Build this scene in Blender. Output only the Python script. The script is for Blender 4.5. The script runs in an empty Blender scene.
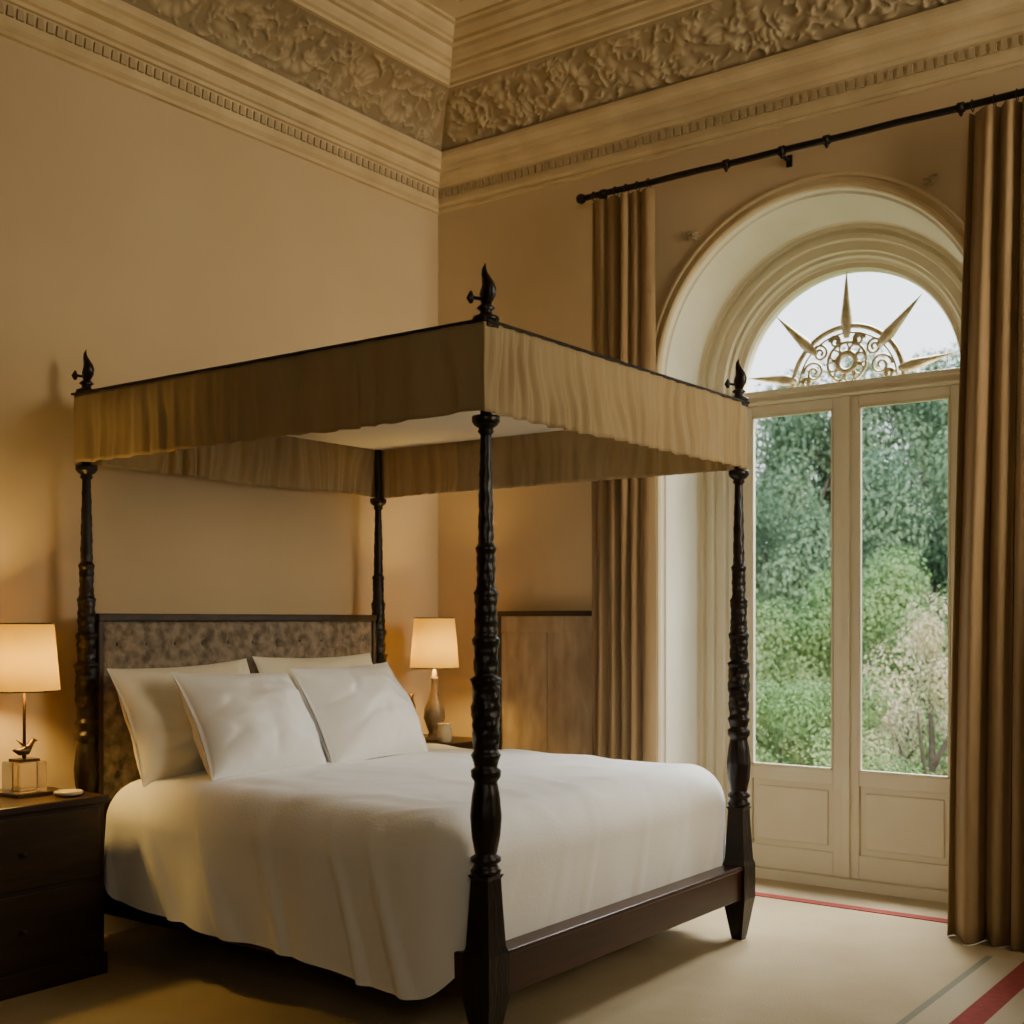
import bpy, math, random
from mathutils import Vector, Matrix, noise
H=1.35
random.seed(7)
scene=bpy.context.scene
pi=math.pi
def N(x,y=0.0,z=0.0): return noise.noise(Vector((x,y,z)))
# ------------------------------------------------------------ materials
def mat(name,col,rough=0.6,metal=0.0,col2=None,nscale=6.0,bump=0.0,bscale=60.0,stretch=(1,1,1),transl=0.0,spec=0.5,detail=4.0,sheen=0.0,wave=None):
    m=bpy.data.materials.new(name); m.use_nodes=True
    nt=m.node_tree; ns=nt.nodes; ln=nt.links
    b=ns['Principled BSDF']; b.inputs['Roughness'].default_value=rough
    b.inputs['Metallic'].default_value=metal
    b.inputs['Specular IOR Level'].default_value=spec
    if sheen: b.inputs['Sheen Weight'].default_value=sheen
    tc=ns.new('ShaderNodeTexCoord'); mp=ns.new('ShaderNodeMapping')
    mp.inputs['Scale'].default_value=stretch
    ln.new(tc.outputs['Object'],mp.inputs['Vector'])
    b.inputs['Base Color'].default_value=(*col,1)
    csock=None
    if col2:
        n=ns.new('ShaderNodeTexNoise'); n.inputs['Scale'].default_value=nscale; n.inputs['Detail'].default_value=detail
        ln.new(mp.outputs[0],n.inputs['Vector'])
        r=ns.new('ShaderNodeValToRGB'); r.color_ramp.elements[0].position=0.35; r.color_ramp.elements[1].position=0.65
        r.color_ramp.elements[0].color=(*col,1); r.color_ramp.elements[1].color=(*col2,1)
        ln.new(n.outputs['Fac'],r.inputs['Fac']); ln.new(r.outputs['Color'],b.inputs['Base Color']); csock=r.outputs['Color']
    if bump:
        n2=ns.new('ShaderNodeTexNoise'); n2.inputs['Scale'].default_value=bscale; n2.inputs['Detail'].default_value=3
        ln.new(mp.outputs[0],n2.inputs['Vector'])
        bp=ns.new('ShaderNodeBump'); bp.inputs['Strength'].default_value=bump; bp.inputs['Distance'].default_value=0.01
        ln.new(n2.outputs['Fac'],bp.inputs['Height']); ln.new(bp.outputs[0],b.inputs['Normal'])
    if transl>0:
        t=ns.new('ShaderNodeBsdfTranslucent'); t.inputs['Color'].default_value=(*col,1)
        if csock: ln.new(csock,t.inputs['Color'])
        mx=ns.new('ShaderNodeMixShader'); mx.inputs[0].default_value=transl
        ln.new(b.outputs[0],mx.inputs[1]); ln.new(t.outputs[0],mx.inputs[2])
        ln.new(mx.outputs[0],ns['Material Output'].inputs['Surface'])
    return m
M={}
M['wall']=mat('wall_plaster',(.58,.445,.265),.85,col2=(.62,.48,.295),nscale=1.3,bump=.08,bscale=25)
M['wall2']=mat('unseen_wall_dark',(.09,.055,.032),.7,col2=(.13,.08,.045),nscale=3)  # invented dark finish on the unseen right and back walls, cuts bounced light
M['cream']=mat('cornice_cream',(.68,.545,.32),.7,col2=(.58,.45,.255),nscale=5,bump=.1,bscale=30)
M['ceil']=mat('ceiling_paint',(.72,.61,.41),.8,col2=(.68,.56,.36),nscale=2)
M['door']=mat('door_paint',(.78,.70,.51),.45,col2=(.73,.64,.45),nscale=3)
M['reveal']=mat('reveal_plaster',(.82,.76,.62),.6,col2=(.78,.71,.56),nscale=3)
M['linen']=mat('white_linen',(.95,.94,.92),.8,col2=(.93,.92,.895),nscale=4,bump=.12,bscale=90,sheen=.2)
M['pillow']=mat('pillow_linen',(.95,.94,.92),.8,col2=(.93,.92,.89),nscale=8,bump=.25,bscale=10,sheen=.2)
M['pillow2']=mat('pillow_ivory',(.87,.81,.64),.8,col2=(.84,.77,.59),nscale=8,bump=.25,bscale=10,sheen=.2)
M['wood']=mat('dark_carved_wood',(.006,.004,.003),.35,col2=(.015,.008,.006),nscale=14,stretch=(1,1,.25),bump=.3,bscale=60,spec=.35)
M['rail']=mat('mahogany_rail',(.022,.007,.005),.28,col2=(.048,.013,.008),nscale=9,stretch=(.3,.3,3),bump=.05,spec=.4)
M['night']=mat('nightstand_wood',(.018,.009,.005),.4,col2=(.034,.017,.009),nscale=8,stretch=(1,.2,2),bump=.1,spec=.3)
M['screen']=mat('screen_weathered_fabric',(.29,.215,.135),.75,col2=(.46,.355,.235),nscale=9,stretch=(1.6,1,.5),bump=.3,detail=9)
M['screenf']=mat('screen_frame_wood',(.022,.013,.009),.4,col2=(.04,.024,.016),nscale=9)
M['val']=mat('valance_fabric',(.47,.35,.18),.8,col2=(.52,.395,.215),nscale=10,stretch=(1,1,.15),bump=.35,bscale=110,transl=.32,sheen=.2)
M['lining']=mat('canopy_lining',(.82,.75,.59),.8,transl=.2)
M['curt']=mat('curtain_fabric',(.32,.205,.09),.8,col2=(.38,.25,.12),nscale=10,stretch=(1,1,.1),bump=.2,bscale=150,transl=.12,sheen=.1)
M['iron']=mat('dark_iron',(.015,.011,.008),.45,metal=.5,bump=.3,bscale=80)
M['gold']=mat('fanlight_gilding',(.42,.33,.15),.45,metal=.3,col2=(.66,.58,.40),nscale=20)
M['hb']=mat('headboard_weathered_velvet',(.12,.09,.062),.75,col2=(.31,.25,.185),nscale=24,bump=.5,bscale=60,sheen=.2,detail=9)
M['hbf']=mat('headboard_frame',(.035,.022,.014),.4,col2=(.06,.038,.025),nscale=10)
M['bronze']=mat('bronze',(.10,.06,.03),.35,metal=.8)
M['ceramic']=mat('lamp_ceramic',(.15,.11,.07),.3,col2=(.24,.18,.12),nscale=12)
M['porc']=mat('cream_porcelain',(.62,.52,.36),.25)
M['carpet']=mat('carpet_beige',(.42,.325,.18),.95,col2=(.47,.37,.215),nscale=3,bump=.5,bscale=250)
M['c_red']=mat('carpet_red',(.24,.03,.02),.95,bump=.5,bscale=250,col2=(.29,.04,.027),nscale=30)
M['c_grey']=mat('carpet_grey',(.24,.23,.16),.95,bump=.5,bscale=250)
M['c_cream']=mat('carpet_cream',(.48,.40,.26),.95,bump=.5,bscale=250)
M['matt']=mat('mattress_ticking',(.5,.46,.4),.9)
M['bark']=mat('bark',(.09,.07,.05),.9,col2=(.14,.11,.08),nscale=9,bump=.6)
M['grass']=mat('grass',(.07,.14,.04),.9,col2=(.12,.2,.06),nscale=.6)
M['leaf_d']=mat('leaf_deep',(.09,.17,.09),.6,col2=(.22,.31,.16),nscale=.9,transl=.3)
M['leaf_b']=mat('leaf_bright',(.18,.31,.10),.6,col2=(.42,.50,.21),nscale=1.1,transl=.35)
M['leaf_t']=mat('leaf_blossom',(.42,.40,.20),.7,col2=(.62,.50,.33),nscale=2,transl=.3)
def glassmat():
    m=bpy.data.materials.new('window_glass'); m.use_nodes=True; nt=m.node_tree; ns=nt.nodes
    ns.remove(ns['Principled BSDF'])
    t=ns.new('ShaderNodeBsdfTransparent'); t.inputs[0].default_value=(.96,.98,.97,1)
    g=ns.new('ShaderNodeBsdfGlossy'); g.inputs['Roughness'].default_value=.03
    f=ns.new('ShaderNodeFresnel'); f.inputs[0].default_value=1.3
    x=ns.new('ShaderNodeMixShader'); nt.links.new(f.outputs[0],x.inputs[0])
    nt.links.new(t.outputs[0],x.inputs[1]); nt.links.new(g.outputs[0],x.inputs[2])
    nt.links.new(x.outputs[0],ns['Material Output'].inputs[0]); return m
M['glass']=glassmat()
def crystal():
    m=bpy.data.materials.new('crystal'); m.use_nodes=True
    b=m.node_tree.nodes['Principled BSDF']; b.inputs['Transmission Weight'].default_value=.85
    b.inputs['Base Color'].default_value=(.9,.78,.55,1); b.inputs['Roughness'].default_value=.12; return m
M['crystal']=crystal()
def shademat():
    m=bpy.data.materials.new('lampshade_linen'); m.use_nodes=True; nt=m.node_tree; ns=nt.nodes
    b=ns['Principled BSDF']; b.inputs['Base Color'].default_value=(.62,.44,.11,1); b.inputs['Roughness'].default_value=.9
    t=ns.new('ShaderNodeBsdfTranslucent'); t.inputs[0].default_value=(.88,.58,.07,1)
    x=ns.new('ShaderNodeMixShader'); x.inputs[0].default_value=.085
    nt.links.new(b.outputs[0],x.inputs[1]); nt.links.new(t.outputs[0],x.inputs[2])
    nt.links.new(x.outputs[0],ns['Material Output'].inputs[0]); return m
M['shade']=shademat()
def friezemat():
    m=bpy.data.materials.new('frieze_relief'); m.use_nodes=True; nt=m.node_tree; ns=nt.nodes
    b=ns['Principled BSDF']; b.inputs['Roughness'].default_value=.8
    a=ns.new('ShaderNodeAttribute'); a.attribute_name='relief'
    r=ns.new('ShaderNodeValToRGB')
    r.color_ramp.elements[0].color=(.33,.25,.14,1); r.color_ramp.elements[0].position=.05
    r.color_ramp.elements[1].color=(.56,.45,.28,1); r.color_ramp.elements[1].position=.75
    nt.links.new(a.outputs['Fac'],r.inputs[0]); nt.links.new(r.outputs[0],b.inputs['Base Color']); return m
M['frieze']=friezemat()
# ------------------------------------------------------------ mesh builder (coordinates in units of H)
class MB:
    def __init__(s): s.v=[];s.f=[];s.mi=[];s.mats=[];s.sm=[]
    def m(s,k):
        if k not in s.mats: s.mats.append(k)
        return s.mats.index(k)
    def add(s,vs,fs,k,smooth=False,T=None):
        o=len(s.v); i=s.m(k)
        for p in vs:
            p=Vector(p)
            if T is not None: p=T@p
            s.v.append(p)
        for f in fs: s.f.append([a+o for a in f]); s.mi.append(i); s.sm.append(smooth)
    def box(s,x0,x1,y0,y1,z0,z1,k,T=None,top=1.0):
        cx,cy=(x0+x1)/2,(y0+y1)/2
        v=[]
        for z,t in((z0,1),(z1,top)):
            for x,y in((x0,y0),(x1,y0),(x1,y1),(x0,y1)): v.append((cx+(x-cx)*t,cy+(y-cy)*t,z))
        s.add(v,[(3,2,1,0),(4,5,6,7),(0,1,5,4),(1,2,6,5),(2,3,7,6),(3,0,4,7)],k,False,T)
    def lathe(s,cx,cy,prof,k,n=24,fn=None,T=None,caps=True):
        v=[];f=[]
        for j,(z,r) in enumerate(prof):
            for i in range(n):
                a=2*pi*i/n; rr=r*(fn(a,z) if fn else 1)
                v.append((cx+rr*math.cos(a),cy+rr*math.sin(a),z))
        for j in range(len(prof)-1):
            for i in range(n):
                f.append((j*n+i,j*n+(i+1)%n,(j+1)*n+(i+1)%n,(j+1)*n+i))
        if caps:
            f.append(list(range(n-1,-1,-1))); f.append([(len(prof)-1)*n+i for i in range(n)])
        s.add(v,f,k,True,T)
    def tube(s,pts,r,k,n=8,flat=1.0):
        pts=[Vector(p) for p in pts]; L=len(pts); v=[];f=[]
        rs=r if isinstance(r,(list,tuple)) else [r]*L
        up=Vector((0.123,.3,.9)).normalized()
        for j,p in enumerate(pts):
            t=(pts[min(j+1,L-1)]-pts[max(j-1,0)]).normalized()
            a=t.cross(up)
            if a.length<.05: a=t.cross(Vector((1,0,0)))
            a.normalize(); b=t.cross(a).normalized()
            for i in range(n):
                q=2*pi*i/n; v.append(p+a*math.cos(q)*rs[j]+b*math.sin(q)*rs[j]*flat)
        for j in range(L-1):
            for i in range(n): f.append((j*n+i,j*n+(i+1)%n,(j+1)*n+(i+1)%n,(j+1)*n+i))
        f.append(list(range(n-1,-1,-1))); f.append([(L-1)*n+i for i in range(n)])
        s.add(v,f,k,True)
    def grid(s,fn,nu,nv,k,smooth=True,T=None,closeu=False):
        v=[fn(i/nu,j/nv) for j in range(nv+1) for i in range(nu+1)]
        w=nu+1
        f=[(j*w+i,j*w+i+1,(j+1)*w+i+1,(j+1)*w+i) for j in range(nv) for i in range(nu)]
        s.add(v,f,k,smooth,T)
    def obj(s,name,parent=None,bevel=0,recenter=True,solid=0,weld=False,autos=None):
        me=bpy.data.meshes.new(name)
        vs=[p*H for p in s.v]
        mn=Vector([min(p[i] for p in vs) for i in range(3)]); mx=Vector([max(p[i] for p in vs) for i in range(3)])
        c=(mn+mx)/2; c.z=mn.z
        me.from_pydata([tuple(p-c) for p in vs],[],s.f)
        for k in s.mats: me.materials.append(M[k])
        me.polygons.foreach_set('material_index',s.mi); me.polygons.foreach_set('use_smooth',s.sm); me.update()
        o=bpy.data.objects.new(name,me); scene.collection.objects.link(o); o.location=c
        if parent: o.parent=parent
        if weld:
            w=o.modifiers.new('weld','WELD'); w.merge_threshold=.0004
        if solid:
            q=o.modifiers.new('solid','SOLIDIFY'); q.thickness=solid; q.offset=0
        if bevel:
            b=o.modifiers.new('bevel','BEVEL'); b.width=bevel; b.segments=2; b.limit_method='ANGLE'; b.angle_limit=math.radians(40)
        return o
def empty(name):
    e=bpy.data.objects.new(name,None); e.empty_display_size=.1; scene.collection.objects.link(e); return e
# ------------------------------------------------------------ room shell
XL,XR,YB,YW=-3.4,1.3,-.9,4.065
ZC=3.225
b=MB(); b.add([(XL,YB,0),(XL,YW,0),(XL,YW,ZC),(XL,YB,ZC)],[(0,1,2,3)],'wall'); b.obj('wall_left')
b=MB(); b.add([(XR,YB,0),(XR,YW,0),(XR,YW,ZC),(XR,YB,ZC)],[(3,2,1,0)],'wall2'); b.obj('wall_right')
b=MB(); b.add([(XL,YB,0),(XR,YB,0),(XR,YB,ZC),(XL,YB,ZC)],[(3,2,1,0)],'wall2'); b.obj('wall_back')
CW,CD,ZS=-1.72,-1.755,1.885
b=MB(); RH=.63; n=48
b.add([(XL,YW,0),(CW-RH,YW,0),(CW-RH,YW,ZC),(XL,YW,ZC)],[(0,1,2,3)],'wall')
b.add([(CW+RH,YW,0),(XR,YW,0),(XR,YW,ZC),(CW+RH,YW,ZC)],[(0,1,2,3)],'wall')
v=[];f=[]
for i in range(n+1):
    a=pi-pi*i/n; x=CW+RH*math.cos(a); v+= [(x,YW,ZS+RH*math.sin(a)),(x,YW,ZC)]
for i in range(n): f.append((2*i,2*i+2,2*i+3,2*i+1))
b.add(v,f,'wall'); b.obj('wall_window')
# floor + carpet
b=MB(); b.box(XL,XR,YB,4.6,-.06,0,'carpet'); b.obj('floor')
b=MB()
def strip(x0,x1,y0,y1,k,z=.004): b.box(x0,x1,y0,y1,.0005,z,k)
strip(-1.06,-1.040,-.6,3.80,'c_grey'); strip(-1.040,-.955,-.6,3.80,'c_cream'); strip(-.955,-.885,-.6,3.80,'c_red'); strip(-.885,-.81,-.6,3.8,'c_cream'); strip(-.81,-.79,-.6,3.8,'c_grey')
strip(-2.30,-1.13,4.14,4.19,'c_red',.003)
b.obj('carpet_border')
# arch reveal trim
def arch(bm,prof,k,z0=0,nseg=56,smooth=False,zs=ZS):
    path=[(-1,0,z0+(zs-z0)*i/4) for i in range(4)]
    for i in range(nseg+1):
        a=pi-pi*i/nseg; path.append((math.cos(a),math.sin(a),zs))
    path+=[(1,0,zs-(zs-z0)*(i+1)/4) for i in range(4)]
    v=[];f=[];w=len(prof)
    for dx,dz,zb in path:
        for r,y,c in prof: v.append((c+r*dx,y,zb+r*dz))
    for j in range(len(path)-1):
        for i in range(w-1): f.append((j*w+i,j*w+i+1,(j+1)*w+i+1,(j+1)*w+i))
    bm.add(v,f,k,smooth)
b=MB()
arch(b,[(.648,4.066,CW),(.648,4.056,CW),(.642,4.050,CW),(.636,4.050,CW),(.632,4.058,CW),(.618,4.058,CW),(.614,4.048,CW),(.605,4.046,CW),(.598,4.050,CW),(.596,4.065,CW)],'cream')
arch(b,[(.596,4.065,CW),(.592,4.085,CW),(.584,4.09,CW-.002),(.572,4.37,CD)],'reveal')
arch(b,[(.572,4.37,CD),(.566,4.385,CD),(.552,4.385,CD),(.548,4.40,CD),(.535,4.402,CD),(.530,4.39,CD),(.515,4.392,CD),(.510,4.41,CD),(.478,4.412,CD),(.474,4.43,CD),(.462,4.432,CD),(.455,4.445,CD),(.444,4.45,CD),(.444,4.54,CD)],'door')
b.box(CD-.45,CD+.45,4.435,4.56,0,.036,'door')
b.obj('trim_arch')
# plaster leaf sprays in the spandrels
b=MB()
for (X,Z,s) in((-2.20,2.405,1),(-1.285,2.425,-1)):
    for q in range(5):
        a=(.5+.45*(q-2)) if s>0 else (pi-.5-.45*(q-2)); L=.055-.006*abs(q-2)
        b.tube([(X,4.061,Z),(X+L*.5*math.cos(a),4.057,Z+L*.35*math.sin(a)+.004),(X+L*math.cos(a),4.061,Z+L*.6*math.sin(a))],[.003,.009,.002],'frieze',8,.7)
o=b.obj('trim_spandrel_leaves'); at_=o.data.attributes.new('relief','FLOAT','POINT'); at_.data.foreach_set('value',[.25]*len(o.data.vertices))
# ------------------------------------------------------------ cornice
def ring(bm,prof,k,smooth=False):
    v=[];f=[];w=len(prof)
    for d,z in prof:
        v+=[(XL+d,YB+d,z),(XR-d,YB+d,z),(XR-d,YW-d,z),(XL+d,YW-d,z)]
    for j in range(w-1):
        for i in range(4): f.append((j*4+i,j*4+(i+1)%4,(j+1)*4+(i+1)%4,(j+1)*4+i))
    bm.add(v,f,k,smooth)
b=MB()
low=[(0,2.728),(.014,2.730),(.014,2.742),(.008,2.746),(.022,2.758),(.022,2.775),(.018,2.777),(.018,2.826),(.030,2.828),(.034,2.838),(.046,2.842),(.056,2.855),(.060,2.868),(.060,2.876),(.085,2.878),(.088,2.892),(.098,2.902),(.112,2.908),(.116,2.922),(.116,2.934),(.098,2.936)]
up=[(.335,3.066),(.350,3.066),(.350,3.078),(.362,3.084),(.372,3.098),(.376,3.112),(.392,3.114),(.392,3.128),(.410,3.134),(.424,3.150),(.428,3.164),(.452,3.166),(.452,3.180),(.462,3.184),(.478,3.200),(.482,3.214),(.50,3.215),(.50,3.226)]
ring(b,low,'cream'); ring(b,up,'cream')
ring(b,[(.60,3.226),(.60,3.212),(.612,3.206),(.622,3.212),(.64,3.200),(.655,3.204),(.66,3.216),(.672,3.218),(.672,3.226)],'cream')
def dent(x,y,ax):
    w=.0115; dd=.010
    if ax=='x': b.box(x-w,x+w,y-dd,y,2.786,2.818,'frieze',top=.7)
    else: b.box(x,x+dd,y-w,y+w,2.786,2.818,'frieze',top=.7)
b.obj('trim_cornice')
b=MB()
x=XL+.05
while x<XR-.05: dent(x,YW-.017,'x'); x+=.033
y=YW-.05
while y>YB+.05: dent(XL+.017,y,'y'); y-=.033
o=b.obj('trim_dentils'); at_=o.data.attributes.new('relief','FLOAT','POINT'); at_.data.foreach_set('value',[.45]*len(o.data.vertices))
b=MB(); b.add([(XL,YB,ZC),(XR,YB,ZC),(XR,YW,ZC),(XL,YW,ZC)],[(3,2,1,0)],'ceil'); b.obj('ceiling')
# relief frieze: acanthus scrolls
def relief(s,t):
    s=s+.03*N(s*6,t*2,5); t2=t+.14*N(s*7,t*2,7)
    P=.27; k=math.floor(s/P); fl=1 if k%2==0 else -1
    dx=(s-(k+.5)*P)/(P*.5); dy=(t2-.5)*2.0*fl
    r=math.hypot(dx,dy*.9); th=math.atan2(dy,dx)
    a=math.cos(th-6.0*r+.6+3*N(k*3.7,0,1)); h=0
    if r<1.0: h=max(0,a)**.8*(.85-r*.5)*(.45+.55*abs(math.cos(5*th+6*r+k)))
    n1=1-abs(N(s*14,t*4.4,3))*3.4; n2=1-abs(N(s*32,t*10,9))*3
    h=max(h,.85*max(0,n1)*max(.25,n2))
    e=min(1,min(t,1-t)*9)
    return max(0,min(1.1,h))*e
def cove(t):
    a=t*pi/2
    cx=.5*( .098+(.335-.098)*(1-math.cos(a)) )+.5*(.098+.237*t)
    cz=.5*(2.936+.13*math.sin(a))+.5*(2.936+.13*t)
    return cx,cz
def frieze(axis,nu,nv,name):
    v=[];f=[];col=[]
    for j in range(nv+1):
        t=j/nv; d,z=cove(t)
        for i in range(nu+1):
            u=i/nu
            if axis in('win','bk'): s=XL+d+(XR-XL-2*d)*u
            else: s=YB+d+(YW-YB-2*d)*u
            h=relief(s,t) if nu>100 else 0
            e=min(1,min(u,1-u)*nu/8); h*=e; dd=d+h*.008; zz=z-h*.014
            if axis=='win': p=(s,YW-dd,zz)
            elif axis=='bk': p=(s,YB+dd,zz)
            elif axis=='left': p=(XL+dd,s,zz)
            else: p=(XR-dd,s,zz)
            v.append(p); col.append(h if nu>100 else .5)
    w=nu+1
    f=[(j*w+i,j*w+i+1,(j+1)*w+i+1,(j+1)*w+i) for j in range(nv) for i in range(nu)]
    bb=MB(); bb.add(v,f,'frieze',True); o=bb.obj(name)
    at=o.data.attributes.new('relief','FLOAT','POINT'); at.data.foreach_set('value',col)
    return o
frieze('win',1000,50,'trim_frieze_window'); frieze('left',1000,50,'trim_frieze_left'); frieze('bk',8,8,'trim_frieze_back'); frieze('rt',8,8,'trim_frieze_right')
b=MB(); b.box(XL,XL+.015,YB,YW,0,.11,'door'); b.box(XL,XL+.02,YB,YW,.11,.125,'door'); b.obj('baseboard_left')
b=MB(); b.box(XL,CW-.68,YW-.015,YW,0,.11,'door'); b.box(CW+.68,XR,YW-.015,YW,0,.11,'door'); b.obj('baseboard_window')
# ------------------------------------------------------------ french doors
def leaf(name,x0,x1,g0,g1):
    e=empty(name); y0,y1=4.470,4.505; zb=.037
    b=MB()
    b.box(x0,g0,y0,y1,zb,1.835,'door'); b.box(g1,x1,y0,y1,zb,1.835,'door')
    b.box(g0,g1,y0,y1,zb,.125,'door'); b.box(g0,g1,y0,y1,.380,.435,'door'); b.box(g0,g1,y0,y1,1.795,1.835,'door')
    b.obj('stiles_and_rails',e,bevel=.004)
    b=MB(); b.box(g0,g1,y0+.012,y1-.01,.12,.382,'door')
    b.box(g0+.022,g1-.022,y0+.004,y0+.014,.148,.357,'door')
    b.obj('lower_panel',e,bevel=.006)
    b=MB()
    for (a0,a1,c0,c1) in ((g0,g0+.008,.435,1.795),(g1-.008,g1,.435,1.795)): b.box(a0,a1,y0-.003,y0+.012,c0,c1,'door')
    b.box(g0,g1,y0-.003,y0+.012,.435,.443,'door'); b.box(g0,g1,y0-.003,y0+.012,1.787,1.795,'door')
    b.obj('glazing_bead',e,bevel=.002)
    b=MB(); b.add([(g0,y0+.018,.435),(g1,y0+.018,.435),(g1,y0+.018,1.795),(g0,y0+.018,1.795)],[(0,1,2,3)],'glass'); b.obj('glass_pane',e)
leaf('door_1',-2.197,-1.757,-2.139,-1.806); leaf('door_2',-1.753,-1.313,-1.706,-1.3715)
b=MB(); b.box(-1.772,-1.738,4.458,4.470,.037,1.835,'door'); b.obj('trim_astragal',bevel=.004)
# fanlight
e=empty('window_1')
b=MB(); b.box(CD-.444,CD+.444,4.455,4.52,1.836,1.885,'door'); b.box(CD-.444,CD+.444,4.440,4.46,1.868,1.888,'door'); b.box(CD-.444,CD+.444,4.445,4.46,1.840,1.850,'door'); b.obj('transom',e,bevel=.004)
b=MB()
v=[];f=[];prof=[(.445,4.46),(.425,4.46),(.418,4.475),(.418,4.51)]
for i in range(57):
    a=pi-pi*i/56
    for r,y in prof: v.append((CD+r*math.cos(a),y,ZS+r*math.sin(a)))
for j in range(56):
    for i in range(3): f.append((j*4+i,j*4+i+1,j*4+5+i,j*4+4+i))
b.add(v,f,'door'); b.obj('fan_frame',e)
b=MB(); v=[(CD,4.495,ZS)]+[(CD+.43*math.cos(pi*i/48),4.495,ZS+.43*math.sin(pi*i/48)) for i in range(49)]
b.add(v,[(0,i+1,i+2) for i in range(48)],'glass'); b.obj('fan_glass',e)
b=MB(); yf=4.478
def arc(cx,cz,r,a0,a1,t,n=28,rr=None):
    b.tube([(cx+(r if rr is None else r+(rr-r)*i/n)*math.cos(a0+(a1-a0)*i/n),yf,cz+(r if rr is None else r+(rr-r)*i/n)*math.sin(a0+(a1-a0)*i/n)) for i in range(n+1)],t,'gold',6)
hz=ZS+.05
arc(CD,ZS,.215,0,pi,.010); arc(CD,ZS,.190,0,pi,.004); arc(CD,hz+.03,.075,0,2*pi,.006); arc(CD,hz+.03,.035,0,2*pi,.012)
for i in range(8):
    a=2*pi*i/8+.2; arc(CD+.055*math.cos(a),hz+.03+.055*math.sin(a),.018,a,a+1.7*pi,.0045,14)
for sgn in(-1,1):
    for (ox,oz,r) in((.13,.055,.042),(.105,.125,.034),(.045,.162,.024),(.160,.02,.020)):
        arc(CD+sgn*ox,ZS+oz,r,0 if sgn>0 else pi,(3.4*pi if sgn>0 else -2.4*pi),.0055,30,.006)
for a,L0,L1 in((.16,.20,.405),(.80,.17,.405),(pi/2,.17,.42),(pi-.80,.17,.405),(pi-.16,.20,.405)):
    pts=[];rs=[]
    for i in range(9):
        t=i/8; L=L0+(L1-L0)*t; pts.append((CD+L*math.cos(a),yf-.004,ZS+L*math.sin(a)))
        rs.append(.022*(min(1,.45+t*3) if t<.2 else (1-t)/.8*1.05+.04))
    b.tube(pts,rs,'gold',8)
b.obj('gilded_ornament',e)
# ------------------------------------------------------------ curtain rod
er=empty('curtain_rod'); b=MB(); YR=3.955; ZR=2.603
b.tube([(-2.585+i*.1,YR+.0,ZR+.0012*math.sin(i*1.7)) for i in range(25)],.0115,'iron',10)
b.lathe(0,0,[(-.02,.004),(-.012,.016),(0,.020),(.012,.016),(.025,.006)],'iron',14,T=Matrix.Translation((-2.60,YR,ZR))@Matrix.Rotation(pi/2,4,'Y'))
for x in(-2.50,-1.99,-1.78,-1.62,-1.18):
    b.tube([(x,YR,ZR-.012),(x,YR,ZR-.028)],[.010,.003],'iron',8); b.tube([(x-.010,YR,ZR),(x+.010,YR,ZR)],.016,'iron',12)
for x in(-2.53,-1.80,-.62):
    b.tube([(x,YR,ZR),(x,YR+.05,ZR),(x,YW,ZR)],.007,'iron',8); b.box(x-.010,x+.010,YW-.008,YW,ZR-.02,ZR+.02,'iron')
b.obj('rod_and_brackets',er)
def curtain(name,x0t,x1t,x0b,x1b,nf,seed,k,amp=.030,y=YR):
    e=empty(name); b=MB()
    def fn(u,v):
        z=.003+(ZR-.024-.003)*v; w=v**1.5
        uu=u+.035*N(u*6,v*1.2,seed)*min(1,min(u,1-u)*8)
        x0=x0b+(x0t-x0b)*w; x1=x1b+(x1t-x1b)*w
        ph=2*pi*nf*uu+1.8*N(u*3,v*.9,seed+5)
        a=amp*(.55+.45*(1-v))*(1+1.0*N(u*5,v*.8,seed+9))
        yy=y+a*math.sin(ph)+.35*a*math.sin(2*ph+1+3*N(u*4,0,seed))+.007*N(u*20,v*5,seed)
        return (x0+(x1-x0)*uu+.010*math.cos(ph),yy,z)
    b.grid(fn,int(nf*22),44,k); b.obj('drape',e,solid=.004)
    b=MB(); nr=int(nf)
    for i in range(nr+1):
        x=x0t+(x1t-x0t)*(i+.3)/(nr+.6)
        b.tube([(x,YR+.017*math.cos(q*pi/8),ZR+.017*math.sin(q*pi/8)-.003) for q in range(17)],.002,'iron',6)
    b.obj('rings',er)
curtain('curtain',-2.555,-2.29,-2.545,-2.285,5,1,'curt',.028)
curtain('curtain',-1.165,-.66,-1.235,-.62,7,4,'curt',.040)
# ------------------------------------------------------------ panelled screen
e=empty('panelled_wooden_screen'); b=MB(); x0,x1,y0,y1=-3.035,-2.560,4.0,4.05
b.box(x0,x0+.012,y0,y1,0,1.025,'screenf'); b.box(x1-.018,x1,y0,y1,0,1.025,'screenf'); b.box(x0,x1,y0,y1,1.015,1.036,'screenf'); b.box(x0,x1,y0,y1,.03,.07,'screenf')
b.obj('frame',e,bevel=.004)
b=MB(); b.box(x0+.010,(x0+x1)/2-.0010,y0+.012,y1-.005,.06,1.018,'screen'); b.box((x0+x1)/2+.0010,x1-.012,y0+.012,y1-.005,.06,1.018,'screen')
b.box(x0+.010,x1-.012,y0+.009,y1-.005,.95,1.018,'screen')
b.obj('panels',e,bevel=.004)
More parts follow.
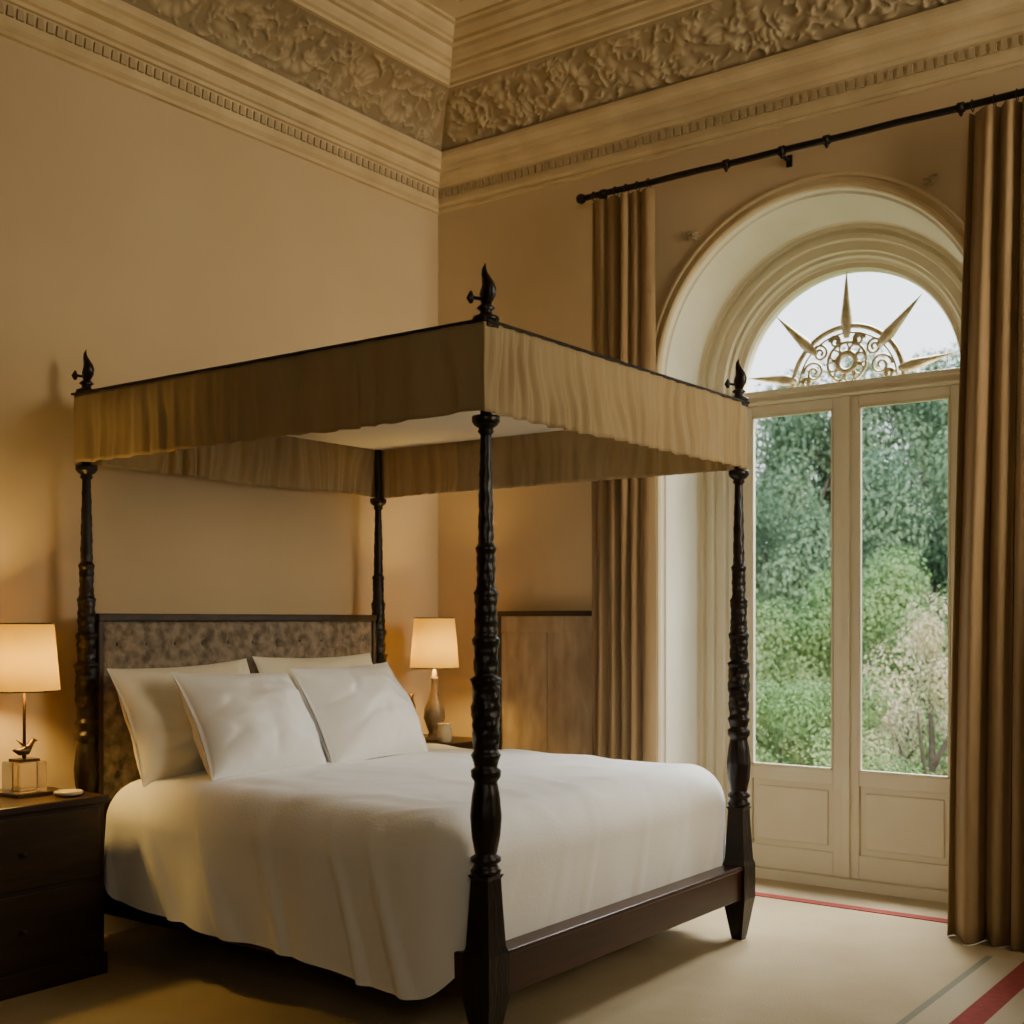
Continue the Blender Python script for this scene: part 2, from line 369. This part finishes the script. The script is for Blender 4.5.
# ------------------------------------------------------------ bed
BX0,BX1,BY0,BY1=-3.275,-1.745,2.257,3.555
bed=empty('four_poster_bed')
def post(cx,cy,name):
    b=MB()
    def sq(z,h): return [(cx-h,cy-h,z),(cx+h,cy-h,z),(cx+h,cy+h,z),(cx-h,cy+h,z)]
    lv=[(0,.016),(.012,.019),(.10,.033),(.13,.038),(.235,.038),(.25,.033),(.36,.027),(.405,.025),(.415,.030)]
    v=[];f=[]
    for z,h in lv: v+=sq(z,h)
    for j in range(len(lv)-1):
        for i in range(4): f.append((j*4+i,j*4+(i+1)%4,(j+1)*4+(i+1)%4,(j+1)*4+i))
    f+= [(3,2,1,0),tuple(len(v)-4+i for i in range(4))]
    b.add(v,f,'wood')
    key=[(.415,.034),(.425,.038),(.432,.032),(.44,.028),(.447,.037),(.455,.037),(.462,.026),(.475,.030),(.50,.035),(.55,.038),(.60,.034),(.63,.029),(.64,.036),(.655,.037),(.662,.028),(.675,.031),(.69,.037),(.70,.030),(.72,.032),(.78,.035),(.85,.034),(.865,.038),(.872,.028),(.94,.031),(.955,.035),(.965,.027),(1.05,.027),(1.062,.030),(1.070,.023),(1.15,.022),(1.165,.026),(1.175,.019),(1.28,.0175),(1.38,.0145),(1.425,.0135),(1.432,.020),(1.44,.017),(1.447,.028),(1.455,.034),(1.468,.034),(1.472,.014),(1.675,.014)]
    prof=[]
    for (z0,r0),(z1,r1) in zip(key,key[1:]):
        m=max(1,int((z1-z0)/.005))
        for q in range(m): prof.append((z0+(z1-z0)*q/m,(r0+(r1-r0)*q/m)*.95))
    prof.append(key[-1])
    def fn(a,z):
        if .47<z<.63: return 1+.08*abs(math.sin(4*a))*math.sin((z-.47)/.16*pi)-.04
        if .70<z<.95: return 1+.04*math.sin(4*a+z*70)+.04*math.sin(4*a-z*120)+.025*math.sin(z*300)
        if .965<z<1.15: return 1+.04*math.sin(4*a-z*90)+.04*math.sin(z*260)
        if 1.175<z<1.40: return 1+.04*math.sin(3*a+z*110)+.03*math.sin(z*260)
        return 1
    b.lathe(cx,cy,prof,'wood',28,fn)
    b.obj(name,bed)
def finial(cx,cy,z,name):
    b=MB()
    b.lathe(cx,cy,[(z,.026),(z+.008,.032),(z+.014,.030),(z+.020,.015),(z+.028,.013),(z+.034,.022),(z+.042,.014)],'wood',18)
    dx,dy=.804,.595
    pts=[];rs=[]
    R0=[(.036,.010,0),(.050,.016,.001),(.065,.021,.004),(.078,.022,.006),(.090,.019,.005),(.102,.014,.001),(.114,.010,-.003),(.126,.006,-.004),(.138,.001,-.001)]
    for zz,r,s in R0: pts.append((cx+dx*s,cy+dy*s,z+zz)); rs.append(r)
    b.tube(pts,rs,'wood',12,.75)
    b.tube([(cx,cy,z+.055),(cx-dx*.022,cy-dy*.022,z+.058),(cx-dx*.034,cy-dy*.034,z+.060)],[.005,.004,.004],'wood',6)
    b.tube([(cx-dx*.034,cy-dy*.034,z+.046),(cx-dx*.036,cy-dy*.036,z+.058),(cx-dx*.034,cy-dy*.034,z+.074)],[.004,.010,.003],'wood',8)
    b.obj(name,bed)
for i,(x,y) in enumerate(((BX0,BY0),(BX0,BY1),(BX1,BY0),(BX1,BY1))):
    post(x,y,'post_%d'%(i+1)); finial(x,y,1.682,'finial_%d'%(i+1))
b=MB()
b.box(BX1-.026,BX1+.026,BY0+.03,BY1-.03,.130,.232,'rail'); b.box(BX1-.030,BX1+.033,BY0+.03,BY1-.03,.222,.236,'rail')
b.box(BX0+.03,BX1-.03,BY0-.024,BY0+.024,.130,.232,'rail'); b.box(BX0+.03,BX1-.03,BY1-.024,BY1+.024,.130,.232,'rail')
b.box(BX0-.024,BX0+.024,BY0+.03,BY1-.03,.130,.30,'rail')
b.box(BX0+.03,BX1-.03,BY0+.03,BY1-.03,.17,.20,'rail')
b.obj('bed_rails',bed,bevel=.006)
b=MB(); b.box(BX0+.06,BX1-.10,BY0+.03,BY1-.03,.20,.48,'matt'); b.obj('mattress',bed,bevel=.05)
# duvet
b=MB(); R=.125; ZT=.535
dx0,dx1,dy0,dy1=BX0+.10,-1.781,2.198,3.632
cx0,cx1,cy0,cy1=dx0+R,dx1-R,dy0+R,dy1-R
per=[]
def seg(p,q,nrm,m):
    for i in range(m): t=(i+.5)/m; per.append((p[0]+(q[0]-p[0])*t,p[1]+(q[1]-p[1])*t,nrm[0],nrm[1]))
def cor(c,a0,m=16):
    for i in range(m+1): a=a0+pi/2*i/m; per.append((c[0],c[1],math.cos(a),math.sin(a)))
seg((cx0,cy0),(cx1,cy0),(0,-1),190); cor((cx1,cy0),-pi/2); seg((cx1,cy0),(cx1,cy1),(1,0),160); cor((cx1,cy1),0)
seg((cx1,cy1),(cx0,cy1),(0,1),110); cor((cx0,cy1),pi/2); seg((cx0,cy1),(cx0,cy0),(-1,0),80); cor((cx0,cy0),pi)
K=60; J=44; mxc,myc=(cx0+cx1)/2,(cy0+cy1)/2
def sstep(a,b_,x):
    t=max(0,min(1,(x-a)/(b_-a))); return t*t*(3-2*t)
def soft(n,w):  # rounded ridge
    return max(0,1-(n*w)**2)**2
def topz(x,y):
    return .014*math.cos((x-mxc)/(cx1-cx0)*2.6)*math.cos((y-myc)/(cy1-cy0)*2.8)+.010*N(x*2.4,y*2.4,1)+.0015*N(x*8,y*6,4)+.005*soft(N(x*2.3+y*1.5,y*2.5-x,8),4)+.003*soft(N(x*4-y*3,y*4+x*2,18),4)
v=[];f=[];n=len(per)
for j in range(J):
    s=(j+.35)/J; s=s**.8
    for (px,py,nx,ny) in per:
        x=mxc+(px-mxc)*s; y=myc+(py-myc)*s; v.append((x,y,ZT+topz(x,y)))
for k in range(K+1):
    for idx,(px,py,nx,ny) in enumerate(per):
        zfoot=.225; zside=.135
        if ny<0: zside=.185-.075*((px-cx0)/(cx1-cx0))
        hem=zfoot*nx*nx+zside*ny*ny if nx>=0 else .40*nx*nx+zside*ny*ny
        hem+=.010*N(px*3+py*3,0,4)*(1 if ny<-.5 else 0)
        drop=ZT-R-hem; L=R*pi/2+drop; d=L*k/K
        if d<R*pi/2: hh=R*math.sin(d/R); g=R*(1-math.cos(d/R)); w=0
        else: hh=R; g=R+(d-R*pi/2); w=min(1,(d-R*pi/2)/drop)
        ss=px*1.0-py*1.0+ (math.atan2(ny,nx)*.12)
        side=sstep(.2,.95,-ny)
        amp=.010+.022*side
        wf=min(1,(d/(R*1.8)))
        cre=soft(N(ss*4.0-d*1.6,d*.8+ss*.4,12),4.5)
        fo=wf*(.30+.70*w)*(amp*N(ss*4.2+d*.5,2+.3*d,3)*1.5+amp*.6*cre-amp*.3+amp*.25*N(ss*9,1+.6*d,6))
        lim=.004+.024*side
        fo=lim-math.log1p(math.exp(max(-40,min(40,(lim-fo)*300))))/300 if fo>lim-.03 else fo
        hh+=fo
        x=px+nx*hh; y=py+ny*hh
        z=ZT-g+topz(x,y)*max(0,1-g/(R*1.5))
        v.append((x,y,z))
tot=J+K+1
for j in range(tot-1):
    for i in range(n): f.append((j*n+i,j*n+(i+1)%n,(j+1)*n+(i+1)%n,(j+1)*n+i))
v.append((mxc,myc,ZT+topz(mxc,myc))); c=len(v)-1
for i in range(n): f.append((c,(i+1)%n,i))
f=[tuple(reversed(q)) for q in f]
b.add(v,f,'linen',True); b.obj('duvet',bed,weld=True)
# pillows
def pillow(name,c,w,h,t,lean,yaw,seed,k='pillow',roll=0):
    b=MB(); nu,nv=64,50
    T=Matrix.Translation(c)@Matrix.Rotation(yaw,4,'Z')@Matrix.Rotation(lean,4,'Y')@Matrix.Rotation(roll,4,'X')
    for side in(1,-1):
        def fn(u,v):
            U=u*2-1;V=v*2-1
            U=math.sin(U*pi/2)*.6+U*.4; V=math.sin(V*pi/2)*.6+V*.4
            ed=(max(0,1-abs(U)**2.2)*max(0,1-abs(V)**2.0))**.55
            yy=U*w/2*(1-.08*(1-V*V)); zz=V*h/2*(1-.09*(1-U*U))
            cr=soft(N(U*1.6+V*1.2,V*1.6-U,seed+11),4.5)
            an=math.atan2(V,U); cp=max(0,math.hypot(U,V)-.55)*math.sin(9*an+seed)*.009
            wr=.018*N(U*2.0,V*2.0,seed)+.006*N(U*4+V*3,V*4-U*2,seed+3)-.009*cr+cp
            xx=side*(t/2*ed*(1-.25*V)+wr*ed)-.014*U*U*V
            return (xx,yy,zz)
        b.grid(fn,nu,nv,k,True,T)
    b.obj(name,bed,weld=True)
zp=.535
pillow('pillow_1',(-3.085,2.525,zp+.160),.56,.37,.21,-.34,.03,1,'pillow2',.03)
pillow('pillow_2',(-3.080,3.09,zp+.168),.56,.38,.21,-.32,-.02,2,'pillow2')
pillow('pillow_3',(-2.885,2.570,zp+.152),.48,.355,.24,-.48,.05,3,'pillow',-.04)
pillow('pillow_4',(-2.875,3.040,zp+.157),.48,.360,.24,-.46,.02,4,'pillow',.02)
# headboard
b=MB(); hx=BX0
b.box(hx-.03,hx+.022,BY0+.030,BY1-.030,.996,1.020,'hbf'); b.box(hx-.03,hx+.02,BY0+.030,BY0+.048,.20,.998,'hbf'); b.box(hx-.03,hx+.02,BY1-.048,BY1-.030,.20,.998,'hbf'); b.box(hx-.025,hx,BY0+.04,BY1-.04,.2,.998,'hbf')
b.obj('headboard_frame',bed,bevel=.006)
b=MB(); y0,y1,z0,z1=BY0+.046,BY1-.046,.45,.997
btn=[]
for r in range(5):
    z=.925-r*.10; q=0; y=y0+.06+(r%2)*.055
    while y<y1-.03: btn.append((y,z)); y+=.11
def fn(u,v):
    y=y0+(y1-y0)*u; z=z0+(z1-z0)*v
    e=min(1,min(u*(y1-y0),(1-u)*(y1-y0),(1-v)*(z1-z0))/.035); x=.016*math.sqrt(max(0,1-(1-e)**2))
    m=9
    for (by,bz) in btn:
        if abs(by-y)<.06 and abs(bz-z)<.06: m=min(m,math.hypot(by-y,bz-z))
    x-=.015*math.exp(-(m/.015)**2)
    a=abs(math.sin(pi*((y-y0-.06)/.11-(z-.925)/.20))); c=abs(math.sin(pi*((y-y0-.06)/.11+(z-.925)/.20)))
    x-=.002*math.exp(-(min(a,c)/.18)**2)*e
    return (hx+.004+x,y,z)
b.grid(fn,240,90,'hb'); 
for by,bz in btn: b.lathe(0,0,[(0,.005),(.004,.0045),(.006,.001)],'hb',10,T=Matrix.Translation((hx+.006,by,bz))@Matrix.Rotation(pi/2,4,'Y'))
b.obj('tufted_headboard',bed)
# canopy
ZB,ZTp=1.474,1.680
ox0,ox1,oy0,oy1=BX0-.018,BX1+.018,BY0-.030,BY1+.018
b=MB()
def wallstrip(p,q,nrm,seed,N1,amp):
    L=math.hypot(q[0]-p[0],q[1]-p[1])
    def fn(u,v):
        s=u*L; g=min(1,min(s,L-s)/.03)
        ph=2*pi*s*N1+5.5*N(s*4.2,v*.5,seed)
        a=amp*(.35+.65*math.sin(min(1,(1-v)*1.15)*pi*.6))*(1+1.1*N(s*5,v*1.4,seed+2))
        d=(a*math.sin(ph)+.45*a*math.sin(2.3*ph+1+v))*g+.009*N(s*6,v*2,seed)*g
        zb=ZB+.008*N(s*2.2,1,seed)+.001*math.sin(ph)
        z=zb+(ZTp-zb)*v
        return (p[0]+(q[0]-p[0])*u+nrm[0]*d,p[1]+(q[1]-p[1])*u+nrm[1]*d,z)
    b.grid(fn,int(L*260),18,'val')
wallstrip((ox0,oy0),(ox1,oy0),(0,-1),1,11,.0045)
wallstrip((ox1,oy0),(ox1,oy1),(1,0),2,14,.0055)
wallstrip((ox1,oy1),(ox0,oy1),(0,1),3,13,.007)
wallstrip((ox0,oy1),(ox0,oy0),(-1,0),4,13,.007)
b.obj('valance',bed,solid=.003)
b=MB()
t=.007
for (a0,a1,c0,c1) in((ox0-t,ox1+t,oy0-t,oy0+t),(ox0-t,ox1+t,oy1-t,oy1+t),(ox0-t,ox0+t,oy0,oy1),(ox1-t,ox1+t,oy0,oy1)):
    b.box(a0,a1,c0,c1,ZTp-.001,ZTp+.005,'wood')
for (x,y) in((BX0,BY0),(BX0,BY1),(BX1,BY0),(BX1,BY1)): b.box(x-.022,x+.022,y-.022,y+.022,ZTp-.01,ZTp+.006,'wood')
b.obj('tester_frame',bed)
b=MB(); b.box(ox0+.01,ox1-.01,oy0+.01,oy1-.01,ZTp-.022,ZTp-.006,'lining'); b.obj('tester_lining',bed)
# ------------------------------------------------------------ nightstands
def nightstand(x0,x1,y0,y1,zt):
    e=empty('nightstand'); b=MB()
    b.box(x0-.0,x1+.012,y0-.010,y1+.010,zt-.022,zt,'night'); b.obj('top',e,bevel=.006)
    b=MB(); b.box(x0,x1,y0,y1,.05,zt-.022,'night'); b.box(x0,x1+.008,y0-.006,y1+.006,0.0,.06,'night')
    b.obj('carcass',e,bevel=.004)
    b=MB(); nd=2; hh=(zt-.022-.07)/nd
    for i in range(nd):
        z=.065+hh*i; b.box(x1,x1+.006,y0+.02,y1-.02,z+.008,z+hh-.006,'night')
        b.lathe(0,0,[(0,.004),(.006,.004),(.010,.008),(.014,.007),(.016,.003)],'night',12,T=Matrix.Translation((x1+.006,(y0+y1)/2,z+hh/2))@Matrix.Rotation(pi/2,4,'Y'))
    b.obj('drawers',e,bevel=.003)
nightstand(-3.375,-3.02,1.62,2.140,.505)
nightstand(-3.375,-3.03,3.645,3.935,.525)
# ------------------------------------------------------------ lamps
def lampshade(e,cx,cy,z0,z1,r0,r1):
    b=MB(); b.lathe(cx,cy,[(z0,r0),(z0+(z1-z0)*.5,(r0+r1)/2),(z1,r1)],'shade',48,caps=False); b.obj('shade',e)
    b=MB()
    for z,r in((z0,r0),(z1,r1)): b.tube([(cx+r*math.cos(q*pi/24),cy+r*math.sin(q*pi/24),z) for q in range(49)],.0022,'bronze',6)
    for q in range(3):
        a=q*2*pi/3; b.tube([(cx,cy,z1-.02),(cx+r1*math.cos(a),cy+r1*math.sin(a),z1-.002)],.0015,'bronze',5)
    b.obj('shade_rings',e)
def bulb(cx,cy,z,name,p):
    l=bpy.data.lights.new(name,'POINT'); l.energy=p; l.color=(1,.64,.17); l.shadow_soft_size=.04
    o=bpy.data.objects.new(name,l); o.location=(cx*H,cy*H,z*H); scene.collection.objects.link(o); return o
lx,ly=-3.20,2.003
e=empty('table_lamp'); zt=.506
b=MB(); b.box(lx-.045,lx+.045,ly-.045,ly+.045,zt+.008,zt+.095,'crystal'); b.obj('crystal_base',e,bevel=.008)
b=MB(); b.box(lx-.055,lx+.055,ly-.055,ly+.055,zt,zt+.008,'bronze'); b.box(lx-.03,lx+.03,ly-.03,ly+.03,zt+.095,zt+.102,'bronze')
b.tube([(lx,ly,zt+.10),(lx,ly,.86)],.0045,'bronze',8)
b.tube([(lx+.0,ly-.035,zt+.128),(lx,ly-.015,zt+.122),(lx,ly+.005,zt+.125),(lx,ly+.018,zt+.140),(lx,ly+.027,zt+.152),(lx,ly+.042,zt+.150)],[.003,.011,.015,.009,.008,.001],'bronze',10)
b.tube([(lx+.012,ly+.002,zt+.135),(lx+.02,ly-.02,zt+.145),(lx+.022,ly-.04,zt+.16)],[.006,.008,.001],'bronze',8,.4)
b.tube([(lx,ly,zt+.102),(lx,ly,zt+.122)],.006,'bronze',8)
b.obj('bronze_stem',e)
lampshade(e,lx,ly,.800,.990,.097,.080); bulb(lx,ly,.88,'bulb_left',20).parent=e
rx,ry=-3.16,3.755
e=empty('table_lamp'); zt=.526
b=MB(); b.lathe(rx,ry,[(zt,.045),(zt+.010,.045),(zt+.016,.03),(zt+.03,.022),(zt+.05,.030),(zt+.09,.044),(zt+.125,.040),(zt+.16,.024),(zt+.20,.014),(zt+.235,.012),(zt+.245,.018),(zt+.25,.010),(zt+.30,.006)],'ceramic',28); b.obj('ceramic_body',e)
lampshade(e,rx,ry,.812,1.008,.097,.080); bulb(rx,ry,.89,'bulb_right',18).parent=e
b=MB(); b.lathe(-3.07,3.71,[(.526,.022),(.530,.026),(.56,.030),(.585,.026),(.60,.028)],'porc',24); b.obj('porcelain_cup')
b=MB(); b.lathe(-3.08,2.065,[(.506,.018),(.510,.036),(.518,.040),(.520,.036),(.513,.015)],'porc',24); b.obj('trinket_dish')
b=MB(); b.lathe(-3.24,3.69,[(.526,.022),(.53,.022),(.56,.014),(.60,.024),(.66,.030),(.69,.020),(.71,.024)],'bronze',24); b.obj('bronze_vase')
# ------------------------------------------------------------ outdoors
b=MB()
def gfn(u,v):
    x=-30+46*u; y=4.62+34*v
    rise=max(0,(v-.30))*6
    return (x,y,-.9-.5*min(1,v*8)+rise+.4*N(x*.3,y*.3,2))
b.grid(gfn,60,60,'grass'); b.obj('ground_hillside')
def leafmesh(seed,nleaf,k):
    rnd=random.Random(seed); v=[];f=[]
    blobs=[]
    for i in range(30):
        a=rnd.random()*2*pi; rr=.35+.65*rnd.random()**.5; zz=rnd.uniform(-.95,1.15)
        s=math.sqrt(max(.06,1-(zz/1.25)**2)); blobs.append((rr*math.cos(a)*s,rr*math.sin(a)*s,zz,rnd.uniform(.20,.42)))
    for i in range(nleaf):
        c=blobs[rnd.randrange(len(blobs))]
        d=Vector((rnd.gauss(0,1),rnd.gauss(0,1),rnd.gauss(0,1))).normalized()*c[3]*(rnd.random()**.2)
        p=Vector(c[:3])+d; s=rnd.uniform(.010,.024)
        nrm=(d.normalized()+Vector((rnd.gauss(0,.4),rnd.gauss(0,.4),rnd.gauss(.3,.4)))).normalized()
        a=nrm.orthogonal().normalized(); a=Matrix.Rotation(rnd.random()*6.28,3,nrm)@a; bb=nrm.cross(a)
        o=len(v); v+= [p-a*s*1.3,p+bb*s*.8,p+a*s*1.3,p-bb*s*.8]; f.append((o,o+1,o+2,o+3))
    me=bpy.data.meshes.new('foliage'); me.from_pydata([tuple(q) for q in v],[],f); me.materials.append(M[k]); me.update(); return me
LM={'d':[leafmesh(1,24000,'leaf_d'),leafmesh(2,24000,'leaf_d')],'b':[leafmesh(3,24000,'leaf_b'),leafmesh(4,24000,'leaf_b')],'t':[leafmesh(5,20000,'leaf_t')]}
tb=MB(); tb.tube([(0,0,-1.9),(.03,0,-1.2),(-.02,.02,-.6),(.03,0,0),(0,.02,.7)],[.10,.08,.06,.045,.015],'bark',8)
for (a,z) in((.5,-.7),(2.4,-.5),(4.2,-.3),(5.5,-.1)):
    tb.tube([(0,0,z),(.25*math.cos(a),.25*math.sin(a),z+.3),(.5*math.cos(a),.5*math.sin(a),z+.75)],[.04,.028,.01],'bark',6)
tme=bpy.data.meshes.new('trunk'); tme.from_pydata([tuple(p) for p in tb.v],[],tb.f); tme.materials.append(M['bark'])
def tree(kind,fdist,px,ztop,sx,sz):
    q=(px-512)/1241; X=fdist*(.804*q-.595); Y=fdist*(.595*q+.804)
    e=empty('tree'); zc=ztop-1.3*sz
    e.location=(X,Y,zc); e.scale=(sx,sx,sz); e.rotation_euler=(0,0,random.random()*6.28)
    o=bpy.data.objects.new('foliage',random.choice(LM[kind])); scene.collection.objects.link(o); o.parent=e
    o=bpy.data.objects.new('trunk',tme); scene.collection.objects.link(o); o.parent=e
def at(f,y): return 1.35+(620-y)/1241*f
for px in range(560,1300,60):
    tree('d',34+random.uniform(-2,2),px+random.uniform(-15,15),at(34,382+random.uniform(-18,20)),2.4,3.5)
for px in range(600,1250,85):
    tree('d',25+random.uniform(-2,2),px+random.uniform(-18,18),at(25,465+random.uniform(-35,35)),1.8,2.6)
for px in range(640,1150,74):
    tree('b',18+random.uniform(-1.5,1.5),px+random.uniform(-14,14),at(18,588+random.uniform(-32,28)),1.4,1.7)
for px in (690,780,1010,845):
    tree('b',13,px,at(13,690),.95,1.0)
tree('t',13,930,at(13,612),.85,1.2)
# ------------------------------------------------------------ world + lights
w=bpy.data.worlds.new('world'); scene.world=w; w.use_nodes=True
bg=w.node_tree.nodes['Background']
tc=w.node_tree.nodes.new('ShaderNodeTexCoord'); sp=w.node_tree.nodes.new('ShaderNodeSeparateXYZ'); rp=w.node_tree.nodes.new('ShaderNodeValToRGB')
w.node_tree.links.new(tc.outputs['Generated'],sp.inputs[0]); w.node_tree.links.new(sp.outputs['Z'],rp.inputs[0]); w.node_tree.links.new(rp.outputs[0],bg.inputs[0])
rp.color_ramp.elements[0].color=(.93,.95,.96,1); rp.color_ramp.elements[1].color=(.55,.67,.85,1); rp.color_ramp.elements[1].position=.6
bg.inputs[1].default_value=3.6
def area(name,loc,tgt,sx,sy,e,col,spread=180):
    l=bpy.data.lights.new(name,'AREA'); l.shape='RECTANGLE'; l.size=sx; l.size_y=sy; l.energy=e; l.color=col; l.spread=math.radians(spread)
    o=bpy.data.objects.new(name,l); o.location=loc; scene.collection.objects.link(o)
    o.rotation_euler=(Vector(tgt)-Vector(loc)).to_track_quat('-Z','Y').to_euler(); return o
s=bpy.data.lights.new('sun','SUN'); s.energy=4.0; s.angle=.03; s.color=(1,.95,.80)
o=bpy.data.objects.new('sun',s); o.rotation_euler=Vector((-.55,.55,-.75)).to_track_quat('-Z','Y').to_euler(); scene.collection.objects.link(o)
area('sky_boost_over_doors',(-2.2,8.3,5.2),(-2.3,4.0,.9),3.0,2.0,1350,(1,.985,.95))  # added area lamp outside above the doors, out of view, strengthens sky light
area('side_fill',(1.65,4.5,2.7),(-4.5,5.1,2.4),1.4,2.4,42,(1,.85,.60),90)  # added fill lamp by the right wall; no window is modelled there
area('rear_fill',(.9,-1.05,2.5),(-2.6,3.8,1.7),1.2,1.8,12,(1,.86,.62),100)  # weak warm fill added behind the camera, not an actual window
# ------------------------------------------------------------ camera
c=bpy.data.cameras.new('camera'); c.lens=36*1241/1024; c.sensor_width=36; c.shift_y=108/1024
c.clip_end=300; c.dof.use_dof=True; c.dof.focus_distance=4.7; c.dof.aperture_fstop=3.4
o=bpy.data.objects.new('camera',c); o.location=(0,0,H); o.rotation_euler=(pi/2,0,math.atan2(.595,.804)); scene.collection.objects.link(o)
scene.camera=o
